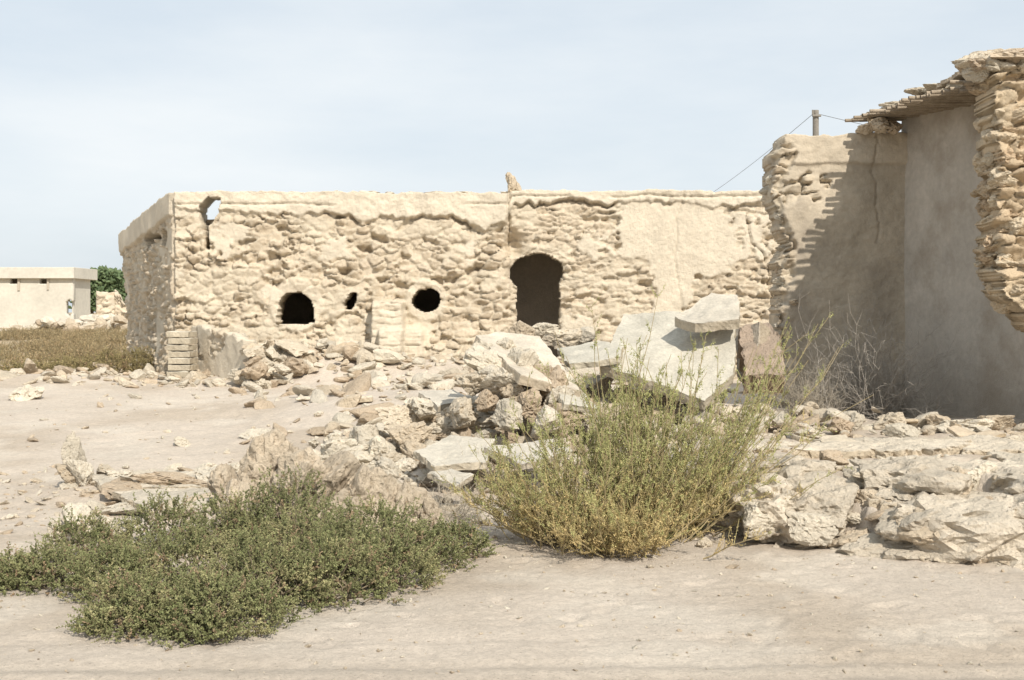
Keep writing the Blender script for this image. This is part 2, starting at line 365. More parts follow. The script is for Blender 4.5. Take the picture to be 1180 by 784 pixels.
for px,py,D,s in [(545,440,12.2,.16),(565,420,12.3,.18),(590,452,12.1,.2),(610,470,11.9,.17),(640,465,12,.18),(560,465,12,.15),(530,475,12,.16),(490,470,12.3,.16),(455,480,12.2,.17),(470,500,11.8,.14),(625,488,11.7,.16),(585,482,11.7,.16),
    (580,402,12.75,.12),(562,405,12.65,.11),(600,425,12.3,.2),(630,440,12.2,.2),(575,440,12.15,.17),(650,388,14,.15),(605,384,14.5,.15),(625,380,15,.15),(670,392,14,.16),(640,480,11.8,.17)]:
    p=at(px,py,D);R.add(p,(s*1.2,s*.8,s*.75),5)
R.done('rubble_pile')
R=Rocks()
scatter(R,380,lambda:(rng.uniform(-4.6,2.4),HD-.3-abs(rng.normal())*.6),.03,.17,3)
scatter(R,190,lambda:(rng.uniform(-4.6,-2.0),HD-.4-abs(rng.normal())*.6),.04,.22,3,up=.15)
scatter(R,60,lambda:(rng.uniform(-4.5,-3.7),rng.uniform(19.8,21.4)),.05,.26,4,up=.3)
for i in range(26):
    v=rng.random()**1.5;R.add((-4.28+.30*rng.random()*(1.2-v),19.85+rng.uniform(-.12,.3),.45+.62*v),(rng.uniform(.08,.19),rng.uniform(.08,.15),rng.uniform(.05,.10)),4,tilt=.35)
scatter(R,240,lambda:(rng.uniform(-8,-4.2),21.6-abs(rng.normal())*.7),.03,.15,3)
scatter(R,60,gauss(-7.9,23,.8,1.5),.06,.2,3)
scatter(R,190,gauss(-10,22,1.8,1.2),.05,.24,3)
R.done('fallen_stones')
R=Rocks()
br=np.array([.47,.395,.30])
for px,py,D,s,h in [(268,590,9.0,.17,.17),(262,568,9.3,.13,.16),(292,572,9.2,.22,.25),(312,556,9.3,.20,.29),(307,527,9.45,.08,.2),(316,536,9.4,.09,.16),(345,572,9.1,.22,.26),(375,565,9.2,.22,.26),(335,552,9.5,.14,.18),(408,580,9.1,.2,.24),(440,585,9.1,.18,.22),(470,590,9.1,.16,.20),
   (492,598,9.1,.12,.15),(430,570,9.5,.2,.16),(460,578,9.4,.17,.16),(390,594,8.95,.16,.14),(300,604,8.85,.14,.12),(355,604,8.9,.18,.12),(420,604,8.9,.16,.1),(480,612,8.9,.12,.08),(360,546,9.6,.15,.13)]:
    p=at(px,py,D);R.add(p,(s,s*.8,h),5,col=br,tilt=.3)
scatter(R,160,gauss(-1.5,9.25,.6,.3),.02,.1,4)
R.done('rubble_ridge')
R=Rocks()
for px,py,D,s,h in [(88,528,11.0,.11,.25),(84,548,10.9,.15,.12),(94,545,10.8,.1,.14),(125,520,11.2,.12,.09),(140,545,11,.2,.05),(160,560,10.5,.25,.07),(210,555,10.6,.3,.06),(245,540,10.8,.2,.06),(185,590,9.6,.16,.08),(205,598,9.4,.14,.08),(150,585,9.9,.2,.07),(230,590,9.4,.18,.07),(225,575,9.8,.22,.07),
   (95,605,8.9,.18,.14),(115,612,8.8,.15,.10),(70,602,9.0,.10,.08)]:
    p=at(px,py,D);g=g1(p[0],p[1]);p[2]=max(min(p[2],g+h*.8),g+h*.3);R.add(p,(s,s*.75,h),5,col=RC[2] if py>600 else None,tilt=.2)
scatter(R,70,gauss(-3.0,10.3,.55,.35),.03,.13,3,flat=.35)
R.done('scattered_boulders')
R=Rocks()
for px,py,D,s,h in [(400,505,12,.22,.16),(425,500,12.2,.2,.16),(385,512,11.8,.18,.12),(440,515,11.7,.16,.12),(412,520,11.6,.15,.1),(365,515,11.9,.14,.08),(290,492,14,.16,.05),(300,490,14,.12,.05),(212,500,13.5,.1,.05),(35,460,18,.25,.12),(200,535,11.6,.1,.05),(235,535,11.6,.12,.06),(270,540,11.2,.15,.07)]:
    p=at(px,py,D);g=g1(p[0],p[1]);p[2]=g+h*.6;R.add(p,(s,s*.8,h),5,col=RC[2],tilt=.25)
scatter(R,90,gauss(-1.7,11.5,.4,.3),.03,.11,4,col=RC[2])
R.done('pale_rubble_stones')
R=Rocks()
ed=[(1.35,9.8),(1.6,9.45),(2.0,9.15),(2.4,8.85),(2.8,8.6),(3.3,8.5),(3.8,8.45),(4.5,8.4)]
SC_=np.array([.54,.475,.382])
for i in range(64):
    t=rng.random()*(len(ed)-1);k=int(t);f=t-k
    x=ed[k][0]*(1-f)+ed[k+1][0]*f;y=ed[k][1]*(1-f)+ed[k+1][1]*f+rng.uniform(-.02,.6)
    s=.14+.22*rng.random()**1.4;g=g1(x,y)
    R.add((x+.03*rng.normal(),y,g-s*rng.uniform(.15,.32)),(s*1.5,s,s*.62),5,tilt=.12,col=SC_*(.9+.12*rng.random()))
for i in range(75):
    t=rng.random()*(len(ed)-1);k=int(t);f=t-k
    x=ed[k][0]*(1-f)+ed[k+1][0]*f;y=ed[k][1]*(1-f)+ed[k+1][1]*f+rng.uniform(-.12,.45)
    s=.035+.09*rng.random()**1.8;g=g1(x,y)
    R.add((x,y,g+s*rng.uniform(-.2,.3)),(s*1.5,s,s*.65),4,tilt=.35,col=RC[rng.integers(4)])
for i in range(130):
    t=rng.random()*(len(ed)-1);k=int(t);f=t-k
    x=ed[k][0]*(1-f)+ed[k+1][0]*f;y=ed[k][1]*(1-f)+ed[k+1][1]*f-rng.uniform(.0,.35);s=rng.uniform(.012,.06)
    R.add((x,y,g1(x,y)+s*.2),(s*1.3,s,s*.6),3)
for px,py,D,s,h in [(1105,560,9.0,.14,.13),(1130,552,9.2,.12,.11),(1085,575,8.9,.1,.1),(880,600,8.8,.16,.10),(930,605,8.7,.14,.1),(1085,612,8.35,.2,.14),(1140,605,8.4,.16,.13),(960,530,9.8,.12,.06),(968,490,12.5,.12,.08),(1030,487,12.8,.14,.1),(1115,492,12.3,.2,.08),(1150,486,12.6,.15,.08),(1040,500,11.8,.12,.07),(985,488,12.8,.1,.08),(1080,488,12.8,.14,.07),(930,497,12,.14,.06),(1170,510,11.3,.14,.06),(812,628,8.75,.05,.05)]:
    p=at(px,py,D);R.add(p,(s*1.1,s*.8,h),5,tilt=.3)
scatter(R,150,uni(2,6,12.0,13.3),.02,.09,3)
scatter(R,30,uni(1.6,5,9.3,11.5),.02,.06,3,flat=.45)
R.done('crumbled_platform_edge')
# ---------------- slabs ----------------
def slab(name,corners,thick,m=M_slab,jag=.03,col=(.5,.48,.44),parent=None,rough=.012):
    P=np.array(corners,float);c=P.mean(0);n=np.zeros(3)
    for i in range(len(P)):
        n+=np.cross(P[i]-c,P[(i+1)%len(P)]-c)
    n/=np.linalg.norm(n)
    if n[2]<0: n=-n;P=P[::-1]
    pts=[]
    for i in range(len(P)):
        a=P[i];b=P[(i+1)%len(P)];k=max(2,int(np.linalg.norm(b-a)/.03))
        for j in range(k): pts.append(a+(b-a)*j/k)
    pts=np.array(pts);s0=rng.integers(1000)
    def nz(q,f,s): return fbm(q[:,0]*f,q[:,1]*f,q[:,2]*f,o=3,s=s0+s)
    out=pts-c;out/=np.linalg.norm(out,axis=1)[:,None]
    pts=pts+out*(jag*2*nz(pts,4,1)+jag*nz(pts,14,2))[:,None]
    rings=[]
    for f in (.15,.3,.45,.6,.75,.88):
        q=c+(pts-c)*f;rings.append(q+n*(rough*2*nz(q,3,3)+rough*nz(q,12,4))[:,None])
    q=pts-out*.012;rings.append(q+n*(rough*nz(q,12,4))[:,None])
    nt_=len(rings)
    for f in (.12,.4,.7,.92):
        q=pts-n*thick*f;rings.append(q+out*(jag*.8*nz(q,18,5)-.01)[:,None])
    q=c+(pts-c)*.85-n*thick;rings.append(q);q=c+(pts-c)*.3-n*thick;rings.append(q)
    K=len(pts);V=np.concatenate([[c+n*rough*.5]]+rings+[[c-n*thick]])
    Qs=[];Ts=[];idx=np.arange(K);nx_=(idx+1)%K
    Ts.append(np.stack([np.zeros(K,int),1+idx,1+nx_],1))
    for r in range(len(rings)-1):
        a=1+r*K;b=a+K;Qs.append(np.stack([a+idx,b+idx,b+nx_,a+nx_],1))
    a=1+(len(rings)-1)*K;Ts.append(np.stack([np.full(K,len(V)-1),a+nx_,a+idx],1))
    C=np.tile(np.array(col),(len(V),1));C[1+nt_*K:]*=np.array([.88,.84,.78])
    return mk(name,V,np.concatenate(Qs),np.concatenate(Ts),col=C,mat=m,parent=parent,smooth=False)
slab('roof_slab',[(-5.9,22.45,3.42),(-.4,22.45,3.42),(-.4,27.9,3.42),(-8.45,27.9,3.42)],.12,col=(.42,.38,.32),parent=house,jag=.01)
slab('added_shade_roof',[(-.05,22.5,3.40),(4.4,22.5,3.40),(4.4,24.8,3.36),(-.05,24.8,3.36)],.12,col=(.40,.34,.27),parent=house,jag=.01)  # unseen roof added over the door room, extended to shade the inner wall top
G=(.475,.445,.375)
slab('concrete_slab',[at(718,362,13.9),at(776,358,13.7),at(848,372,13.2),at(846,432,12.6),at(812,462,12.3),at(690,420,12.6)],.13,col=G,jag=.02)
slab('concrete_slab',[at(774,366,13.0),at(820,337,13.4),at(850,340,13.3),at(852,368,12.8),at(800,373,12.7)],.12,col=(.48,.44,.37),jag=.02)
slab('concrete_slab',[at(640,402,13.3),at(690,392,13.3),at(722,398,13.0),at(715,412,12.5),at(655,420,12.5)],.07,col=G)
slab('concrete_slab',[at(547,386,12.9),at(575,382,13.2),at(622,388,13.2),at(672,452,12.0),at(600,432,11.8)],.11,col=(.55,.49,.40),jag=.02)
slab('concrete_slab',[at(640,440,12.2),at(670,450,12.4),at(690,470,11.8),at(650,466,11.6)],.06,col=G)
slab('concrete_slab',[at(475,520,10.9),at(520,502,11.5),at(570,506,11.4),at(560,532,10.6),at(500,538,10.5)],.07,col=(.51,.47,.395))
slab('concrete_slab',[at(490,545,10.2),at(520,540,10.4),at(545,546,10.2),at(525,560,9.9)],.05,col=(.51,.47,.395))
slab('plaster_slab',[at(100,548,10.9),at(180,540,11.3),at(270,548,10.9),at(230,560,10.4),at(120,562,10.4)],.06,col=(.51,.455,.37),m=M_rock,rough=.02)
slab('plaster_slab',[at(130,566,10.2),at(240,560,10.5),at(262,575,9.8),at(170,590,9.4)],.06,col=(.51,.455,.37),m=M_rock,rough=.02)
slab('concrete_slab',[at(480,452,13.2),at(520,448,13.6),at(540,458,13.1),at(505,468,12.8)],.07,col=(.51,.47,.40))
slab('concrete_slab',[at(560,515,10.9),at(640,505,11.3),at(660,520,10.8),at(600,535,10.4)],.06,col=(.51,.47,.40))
for i in range(38):
    x,y=(rng.normal()*.7+.0,12.3+rng.normal()*.7) if i<18 else ((rng.normal()*1.1-.6,15+rng.normal()*1.5) if i<30 else (rng.uniform(1.8,4.6),rng.uniform(9,13)))
    r=rng.uniform(.10,.26);z=g1(x,y)+.05+.05*rng.random();tx,ty=rng.uniform(-.3,.3,2);k=rng.integers(4,7);a0=rng.uniform(0,6)
    ps=[(x+r*math.cos(a0+a)*rng.uniform(.7,1.3),y+r*math.sin(a0+a)*rng.uniform(.7,1.1),0) for a in np.arange(k)*6.283/k]
    slab('broken_plaster_piece',[(a,b,z+tx*(a-x)+ty*(b-y)) for a,b,_ in ps],rng.uniform(.03,.08),col=RC[rng.integers(5)],jag=.015)
slab('fallen_brown_block',[at(852,378,13.6),at(884,373,13.7),at(902,384,13.5),at(904,430,13.0),at(858,434,13.0)],.3,col=(.345,.275,.215),jag=.04,m=M_rock,rough=.03)
slab('fallen_stone_block',[at(846,380,13.9),at(874,372,13.5),at(876,432,13.1),at(850,440,13.3)],.2,col=(.42,.37,.30),jag=.02,m=M_rock)
for cs in ([(1.15,9.95),(1.35,9.6),(2.05,9.2),(2.7,9.7),(2.3,10.5),(1.5,10.5)],[(2.2,9.55),(3.2,9.15),(4.1,9.4),(3.6,10.2),(2.75,10.1)],[(3.5,9.0),(4.8,8.8),(5.2,9.9),(4.1,10.1)],[(2.4,10.3),(3.7,10.2),(4.2,11.2),(3.0,11.5)],[(2.6,8.8),(3.3,8.6),(3.6,9.0),(3.0,9.3)],[(1.5,10.7),(2.3,10.6),(2.9,11.4),(1.8,11.8)],[(3.9,10.4),(5.2,10.3),(5.3,11.4),(4.2,11.5)]):
    cxm=np.mean([p[0] for p in cs]);cym=np.mean([p[1] for p in cs]);z=np.mean([g1(*p) for p in cs]+[g1(cxm,cym)]*3)+.05
    slab('plaster_crust',[(x,y,z+.015*rng.normal()) for x,y in cs],.13,col=(.545,.483,.39),jag=.10,m=M_rock,rough=.03)
blk=empty('stacked_block_pillar',(0,0,0))
for i in range(8):
    z=.45+i*.115;p=at(208,400,21.1);dx=.03*rng.normal()
    x0=p[0]-.2+dx;x1=p[0]+.2+dx
    pts=[(x0,20.95,z+.11),(x1,20.9,z+.11),(x1+.02,21.4,z+.11),(x0,21.4,z+.11)]
    slab('block_%d'%(i+1),pts,.10,col=(.5,.46,.38),jag=.012,parent=blk)
R=Rocks()
for px,py,s,h in [(589,213,.10,.16),(587,206,.06,.1),(596,216,.08,.07)]:
    p=at(px,py,22.2);R.add(p,(s,s,h),4,tilt=.15,col=RC[1])
for i in range(60):
    x=rng.uniform(-6,6.2);R.add((x,22.25,3.87+.02*rng.random()),(.06+.1*rng.random(),.12,.03),3,tilt=.1,col=RC[2])
R.done('wall_top_stones',parent=house)
# ---------------- right ruined building ----------------
rb=empty('ruined_building',(0,0,0))
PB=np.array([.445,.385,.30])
def rec_d(u,v):
    h,c,_=relief(u,v,.24,.12,500,.14,.4,.2)
    n=fbm(u*1.5,v*1.2,o=5,s=80)
    m=ss(.20,.28,u+.3*n+.12*fbm(v*4,u*4,s=86))*ss(.48,.42,n)
    h=lerp(h-.05,.10+.03*fbm(u*2,v*2,s=81)+.014*fbm(u*9,v*9,s=87),m)
    h=h+.035*ss(3.62,3.66,v+.03*fbm(u*4,v*0,s=88))*m
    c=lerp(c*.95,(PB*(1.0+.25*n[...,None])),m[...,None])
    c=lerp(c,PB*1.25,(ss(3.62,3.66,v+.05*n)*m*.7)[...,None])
    cx=1.35+.16*fbm(v*3,u*0,s=89)+.03*fbm(v*15,u*0,s=189);h=h-.025*np.exp(-((u-cx)/.010)**2)*(v>2.6)
    return h,c
def rec_m(u,v):
    e=np.interp(v,[.3,1.6,2.3,2.6,3.2,3.6,3.9,4.1],[.12,.10,.12,.2,.02,.0,.1,.22])
    return u>e+.06*fbm(v*5,u*0,s=82)+.05*fbm(v*14,u*0,s=83)
wall('recess_wall',(3.42,16),(5.35,16),.2,lambda u:4.03+.03*fbm(u*2,u*0,s=84)+.03*fbm(u*9,u*0,s=85),.018,rec_d,rec_m,.6,M_plaster,rb)
def long_d(u,v):
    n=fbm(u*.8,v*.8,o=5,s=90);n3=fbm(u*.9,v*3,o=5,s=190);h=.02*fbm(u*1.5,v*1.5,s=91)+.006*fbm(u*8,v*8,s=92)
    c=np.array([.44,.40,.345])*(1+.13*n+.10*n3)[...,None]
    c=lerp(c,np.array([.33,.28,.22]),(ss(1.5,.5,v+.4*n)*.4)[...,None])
    return h,c
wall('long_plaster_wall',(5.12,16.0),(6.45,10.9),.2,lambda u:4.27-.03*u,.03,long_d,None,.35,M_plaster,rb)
def pier_d(u,v):
    h,c,_=relief(u,v,.20,.115,600,.15,.2,.2)
    return h+.10*fbm(u*2,v*2,s=93),c*np.array([.98,.92,.84])
def pier_m(u,v):
    X=4.88+u
    e=np.interp(v,[.2,1.2,1.68,1.85,2.2,2.6,3.0,3.4,3.8,4.2],[5.75,5.6,5.28,5.1,4.97,5.0,4.95,4.97,4.93,4.96])
    return X>e+.10*fbm(v*5,u*0,s=94)+.07*fbm(v*17,u*0,s=95)
wall('broken_front_wall',(4.88,12.5),(8.5,12.3),.2,lambda u:4.14+.05*fbm(u*3,u*0,s=96),.018,pier_d,pier_m,.55,M_wall,rb)
R=Rocks()
for i in range(95):
    v=rng.uniform(1.75,4.1);e=np.interp(v,[1.68,1.85,2.2,2.6,3.0,3.4,3.8,4.2],[5.28,5.1,4.97,5.0,4.95,4.97,4.93,4.96])
    R.add((e+.09+rng.uniform(-.05,.12),12.5+rng.uniform(-.06,.5),v),(rng.uniform(.07,.14),rng.uniform(.06,.12),rng.uniform(.035,.08)),4,tilt=.3,col=RC[rng.integers(4)]*np.array([.99,.94,.87]))
for i in range(70):
    v=rng.uniform(.5,4.0);e=3.42+np.interp(v,[.3,1.6,2.3,2.6,3.2,3.6,3.9,4.1],[.12,.10,.12,.2,.02,.0,.1,.22])
    R.add((e+.05+rng.uniform(-.03,.12),16+rng.uniform(-.05,.5),v),(rng.uniform(.06,.13),rng.uniform(.06,.12),rng.uniform(.03,.075)),4,tilt=.3)
R.done('broken_wall_end_stones',parent=rb)
box('far_room_wall',(8.3,12.5,.2),(8.7,16.5,4.1),M_dark,rb)
box('room_back_wall',(5.5,16.02,.2),(8.3,16.4,4.1),M_dark,rb)
def tubes(Pm,Rm,sides=4):
    M,K,_=Pm.shape
    Tn=np.gradient(Pm,axis=1);Tn/=np.linalg.norm(Tn,axis=2)[...,None]+1e-9
    ref=np.where(np.abs(Tn[...,2:3])>.9,np.array([1.,0,0]),np.array([0,0,1.]))
    A=np.cross(Tn,ref);A/=np.linalg.norm(A,axis=2)[...,None]+1e-9;Bn=np.cross(Tn,A)
    an=np.arange(sides)*2*np.pi/sides
    V=Pm[:,:,None,:]+Rm[:,:,None,None]*(A[:,:,None,:]*np.cos(an)[:,None]+Bn[:,:,None,:]*np.sin(an)[:,None])
    I=np.arange(M*K*sides).reshape(M,K,sides);J=np.roll(I,-1,2)
    Q=np.stack([I[:,:-1],J[:,:-1],J[:,1:],I[:,1:]],-1).reshape(-1,4)
    return V.reshape(-1,3),Q
def layer(y0,y1,xl0,xl1,z0,z1,t,nm,col,jag=.06):
    slab(nm,[(xl0,y1,z0),(xl1,y0,z1),(8.6,y0,z1),(8.6,y1,z0)],t,col=col,jag=jag,parent=rb,m=M_slab,rough=.015)
layer(12.5,16.25,4.62,4.98,4.33,4.20,.05,'roof_mud_layer',(.47,.42,.34))
layer(12.7,16.3,4.85,5.12,4.38,4.26,.05,'roof_mud_layer_2',(.52,.455,.37))
layer(12.3,16.3,5.15,4.85,4.44,4.33,.05,'roof_mud_layer_3',(.55,.48,.39))
M_=46;yy=np.linspace(12.6,16.15,M_);Pm=np.zeros((M_,4,3))
for i in range(M_):
    x0=np.interp(yy[i],[12.5,16.2],[4.92,4.55])-rng.uniform(-.06,.2);xe=8.4
    for k in range(4):
        f=[0,.15,.5,1][k];Pm[i,k]=(x0+(xe-x0)*f,yy[i]+.02*rng.normal(),np.interp(yy[i],[12.5,16.2],[4.13,4.26])+.012*rng.normal()-(.04*rng.random() if k==0 else 0))
V,Q=tubes(Pm,np.full((M_,4),.024),6);mk('roof_palm_poles',V,Q,mat=M_wood,parent=rb)
R=Rocks()
for i in range(30):
    x=4.72+rng.random()*1.6;R.add((x,12.35+.35*rng.random(),4.20+.17*rng.random()*ss(4.6,5.1,x)),(.14+.10*rng.random(),.14,.05+.05*rng.random()),4,tilt=.2,col=RC[rng.integers(4)]*.98)
for i in range(14):
    y=rng.uniform(13,16);x=np.interp(y,[12.5,16.2],[5.0,4.9])+rng.random()*.4;R.add((x,y,4.38),(.14,.14,.04),4,tilt=.1)
for px,py,D,s in [(1012,146,15.7,.14),(1000,150,15.75,.1),(1025,148,15.7,.12),(1010,137,15.8,.12)]:
    R.add(at(px,py,D),(s*1.2,s,s*.6),4,tilt=.2)
R.done('roof_rubble',parent=rb)
# ---------------- distant house, ruin ----------------
wh=empty('whitewashed_house',(0,0,0))
def b2(nm,px0,px1,py0,py1,D,dep,m):
    a=at(px0,py1,D);b=at(px1,py0,D);return box(nm,(a[0],D,a[2]-.4),(b[0],D+dep,b[2]),m,wh)
def wh_d(u,v):
    n=fbm(u*.5,v*.5,o=5,s=130);return .03*n,np.array([.56,.53,.46])*(1+.10*n[...,None])
def whm(u,v):
    X=-35+u;px=590+X/70*F;py=HZ-(v-CH)/70*F
    return ~((np.abs(px-16)<5)&(np.abs(py-324)<3.2))&~((np.abs(px-50)<4.5)&(np.abs(py-323.5)<3.2))&~((((px-80)/5)**2+((py-354)/9)**2)<1)
wall('front_wall',(-35,70),(at(84,0,70)[0],70),.4,at(0,313,70)[2],.1,wh_d,whm,.4,M_white,wh)
b2('roof_slab',-110,85,308,313,69.7,4.0,M_white)
b2('back_block',-110,60,314,378,73.3,.4,M_dark)
b2('side_wall',83,84.5,314,378,70.41,2.85,M_white)
b2('window_frame',20,22.5,321,327,69.92,.05,M_dark);b2('window_frame_2',54,56,321,326,69.92,.05,M_dark)
sr=empty('stone_ruin',(0,0,0))
def sr_d(u,v):
    h,c,_=relief(u,v,.5,.25,700,.2);return h,c*1.0
wall('broken_wall',(at(111,0,62)[0],62),(at(130,0,62)[0],62.3),.4,lambda u:2.8+.25*fbm(u*3,u*0,s=140),.06,sr_d,None,.5,M_wall,sr)
wall('low_wall',(at(130,0,62)[0],62.3),(at(200,0,62)[0],63),.4,lambda u:np.interp(u,[0,.6,1.2,3],[2.7,2.2,1.7,1.4])+.4*fbm(u*2,u*0,s=141),.06,sr_d,None,.5,M_wall,sr)
R=Rocks()
for i in range(130):
    x=rng.uniform(-23.5,-17);y=rng.uniform(55,61.5);R.add((x,y,.8+rng.random()*.6*ss(-24,-20,x)),(.3*rng.random()+.15,.3,.2),2)
R.done('rubble',parent=sr)
# ---------------- plants ----------------
def basis(D,roll):
    D=D/np.linalg.norm(D,axis=1)[:,None]
    ref=np.where(np.abs(D[:,2:3])>.95,np.array([1.,0,0]),np.array([0,0,1.]))
    A=np.cross(D,ref);A/=np.linalg.norm(A,axis=1)[:,None];B=np.cross(D,A)
    c,s=np.cos(roll)[:,None],np.sin(roll)[:,None]
    return np.stack([A*c+B*s,-A*s+B*c,D],-1)
an=np.arange(3)*2*np.pi/3
def leafshape(wd):
    return np.concatenate([[[0,0,0]],np.stack([np.cos(an)*wd,np.sin(an)*wd,np.full(3,.5)],1),[[0,0,1]]])
LT=np.array([[0,2,1],[0,3,2],[0,1,3],[4,1,2],[4,2,3],[4,3,1]])
def leafset(P,D,S,C,wd=.2):
    V0=leafshape(wd);Bm=basis(D,rng.uniform(0,6.28,len(P)))
    V=np.einsum('nij,kj->nki',Bm,V0)*S[:,None,None]+P[:,None,:]
    T=(LT[None]+(np.arange(len(P))*len(V0))[:,None,None]).reshape(-1,3)
    return V.reshape(-1,3),T,np.repeat(C,len(V0),0)
def join(parts):
    Vs=[];Qs=[];Ts=[];Cs=[];n=0
    for V,Q,T,C in parts:
        Vs.append(V);Cs.append(C)
        if Q is not None:Qs.append(Q+n)
        if T is not None:Ts.append(T+n)
        n+=len(V)
    return np.concatenate(Vs),(np.concatenate(Qs) if Qs else None),(np.concatenate(Ts) if Ts else None),np.concatenate(Cs)
def rvec(n): 
    v=rng.normal(size=(n,3));return v/np.linalg.norm(v,axis=1)[:,None]
def lowshrub(name,lumps,nper,leafS,slen,palette,nleaf=20,wd=.2,up=.7):
    SP=[];SD=[];SC=[];ST=[]
    for cx,cy,rx,ry,h,w in lumps:
        n=int(nper*w);d=rvec(n);d[:,2]=np.abs(d[:,2])
        rad=(1+.5*fbm(d[:,0]*3.2+cx*5,d[:,1]*3.2,d[:,2]*3.2,o=3,s=int(abs(cx)*37)+5))*(rng.uniform(.35,1,n)**.4)
        P=np.stack([cx+d[:,0]*rx*rad,cy+d[:,1]*ry*rad,d[:,2]*h*rad],1);P[:,2]+=gz(P[:,0],P[:,1],False)
        D=d*np.array([.9,.9,.5])+np.array([0,0,up])+.35*rng.normal(size=(n,3))
        SP.append(P);SD.append(D/np.linalg.norm(D,axis=1)[:,None])
        k=rng.random(n);c=palette[0]*(1-k[:,None])+palette[1]*k[:,None]
        y_=ss(.5,.85,vn(P[:,0]*6,P[:,1]*6,P[:,2]*6,s=77)+.25*rng.normal(size=n)*.5);c=lerp(c,palette[2],y_[:,None]*.8)
        dead=rng.random(n)<.06;c[dead]=palette[3];SC.append(c*(.8+.3*rng.random((n,1))))
        ns=int(n*.06);a=np.stack([cx+.25*rx*rng.normal(size=ns),cy+.25*ry*rng.normal(size=ns),np.zeros(ns)],1);a[:,2]=gz(a[:,0],a[:,1],False)
        b=P[:ns];mid=(a+b)/2+.04*rng.normal(size=(ns,3));ST.append(np.stack([a,mid,b],1))
    P=np.concatenate(SP);D=np.concatenate(SD);C=np.concatenate(SC);n=len(P)
    L=slen*rng.uniform(.5,1.5,n)
    bend=.3*rng.normal(size=(n,3))
    t=np.tile((np.arange(nleaf)+.5)/nleaf,(n,1))
    LP=P[:,None,:]+D[:,None,:]*(t*L[:,None])[...,None]+bend[:,None,:]*((t**2)*L[:,None])[...,None]
    LD=D[:,None,:]*.6+rvec(n*nleaf).reshape(n,nleaf,3)
    LS=leafS*rng.uniform(.7,1.3,(n,nleaf))
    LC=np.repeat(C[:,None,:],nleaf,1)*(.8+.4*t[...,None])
    Vl,Tl,Cl=leafset(LP.reshape(-1,3),LD.reshape(-1,3),LS.ravel(),LC.reshape(-1,3),wd)
    sp=np.stack([P,P+D*L[:,None]*.5+bend*L[:,None]*.25,P+D*L[:,None]+bend*L[:,None]],1)
    V1,Q1=tubes(sp,np.tile([leafS*.12,leafS*.09,leafS*.05],(n,1)),3)
    S_=np.concatenate(ST);V2,Q2=tubes(S_,np.tile([.006,.005,.003],(len(S_),1)),4)
    par=[(Vl,None,Tl,Cl),(V1,Q1,None,np.tile([.26,.22,.13],(len(V1),1))),(V2,Q2,None,np.tile([.27,.22,.15],(len(V2),1)))]
    V,Q,T,Cc=join(par);return mk(name,V,Q,T,Cc,M_leaf,smooth=False)
pal=[np.array([.205,.225,.10]),np.array([.29,.295,.14]),np.array([.42,.385,.20]),np.array([.37,.27,.17])]
def lp(px,py): return ray(px,py)[:2]
lumps=[]
for px,py,wpx,h,w in [(170,735,80,.25,1.1),(245,740,80,.25,1.2),(300,715,75,.38,1.2),(210,690,80,.34,1.1),(380,705,70,.34,1.1),(445,690,62,.32,1.1),(350,680,80,.46,1.2),(325,650,70,.52,1.0),(430,660,70,.40,1.0),(485,668,48,.27,.7),(528,655,34,.2,.5),(125,700,52,.26,.8),(50,690,55,.2,.8),(5,690,50,.17,.7),(90,665,45,.3,.6),(270,650,55,.40,.9),(140,740,50,.12,.4),(235,752,40,.09,.25),(180,650,52,.36,.7)]:
    x,y=lp(px,py-12);lumps.append((x,y+.05,wpx/F*y,wpx/F*y*.9,h,w))
lowshrub('green_saltbush',lumps,620,.0145,.065,pal,16,.3,.5)
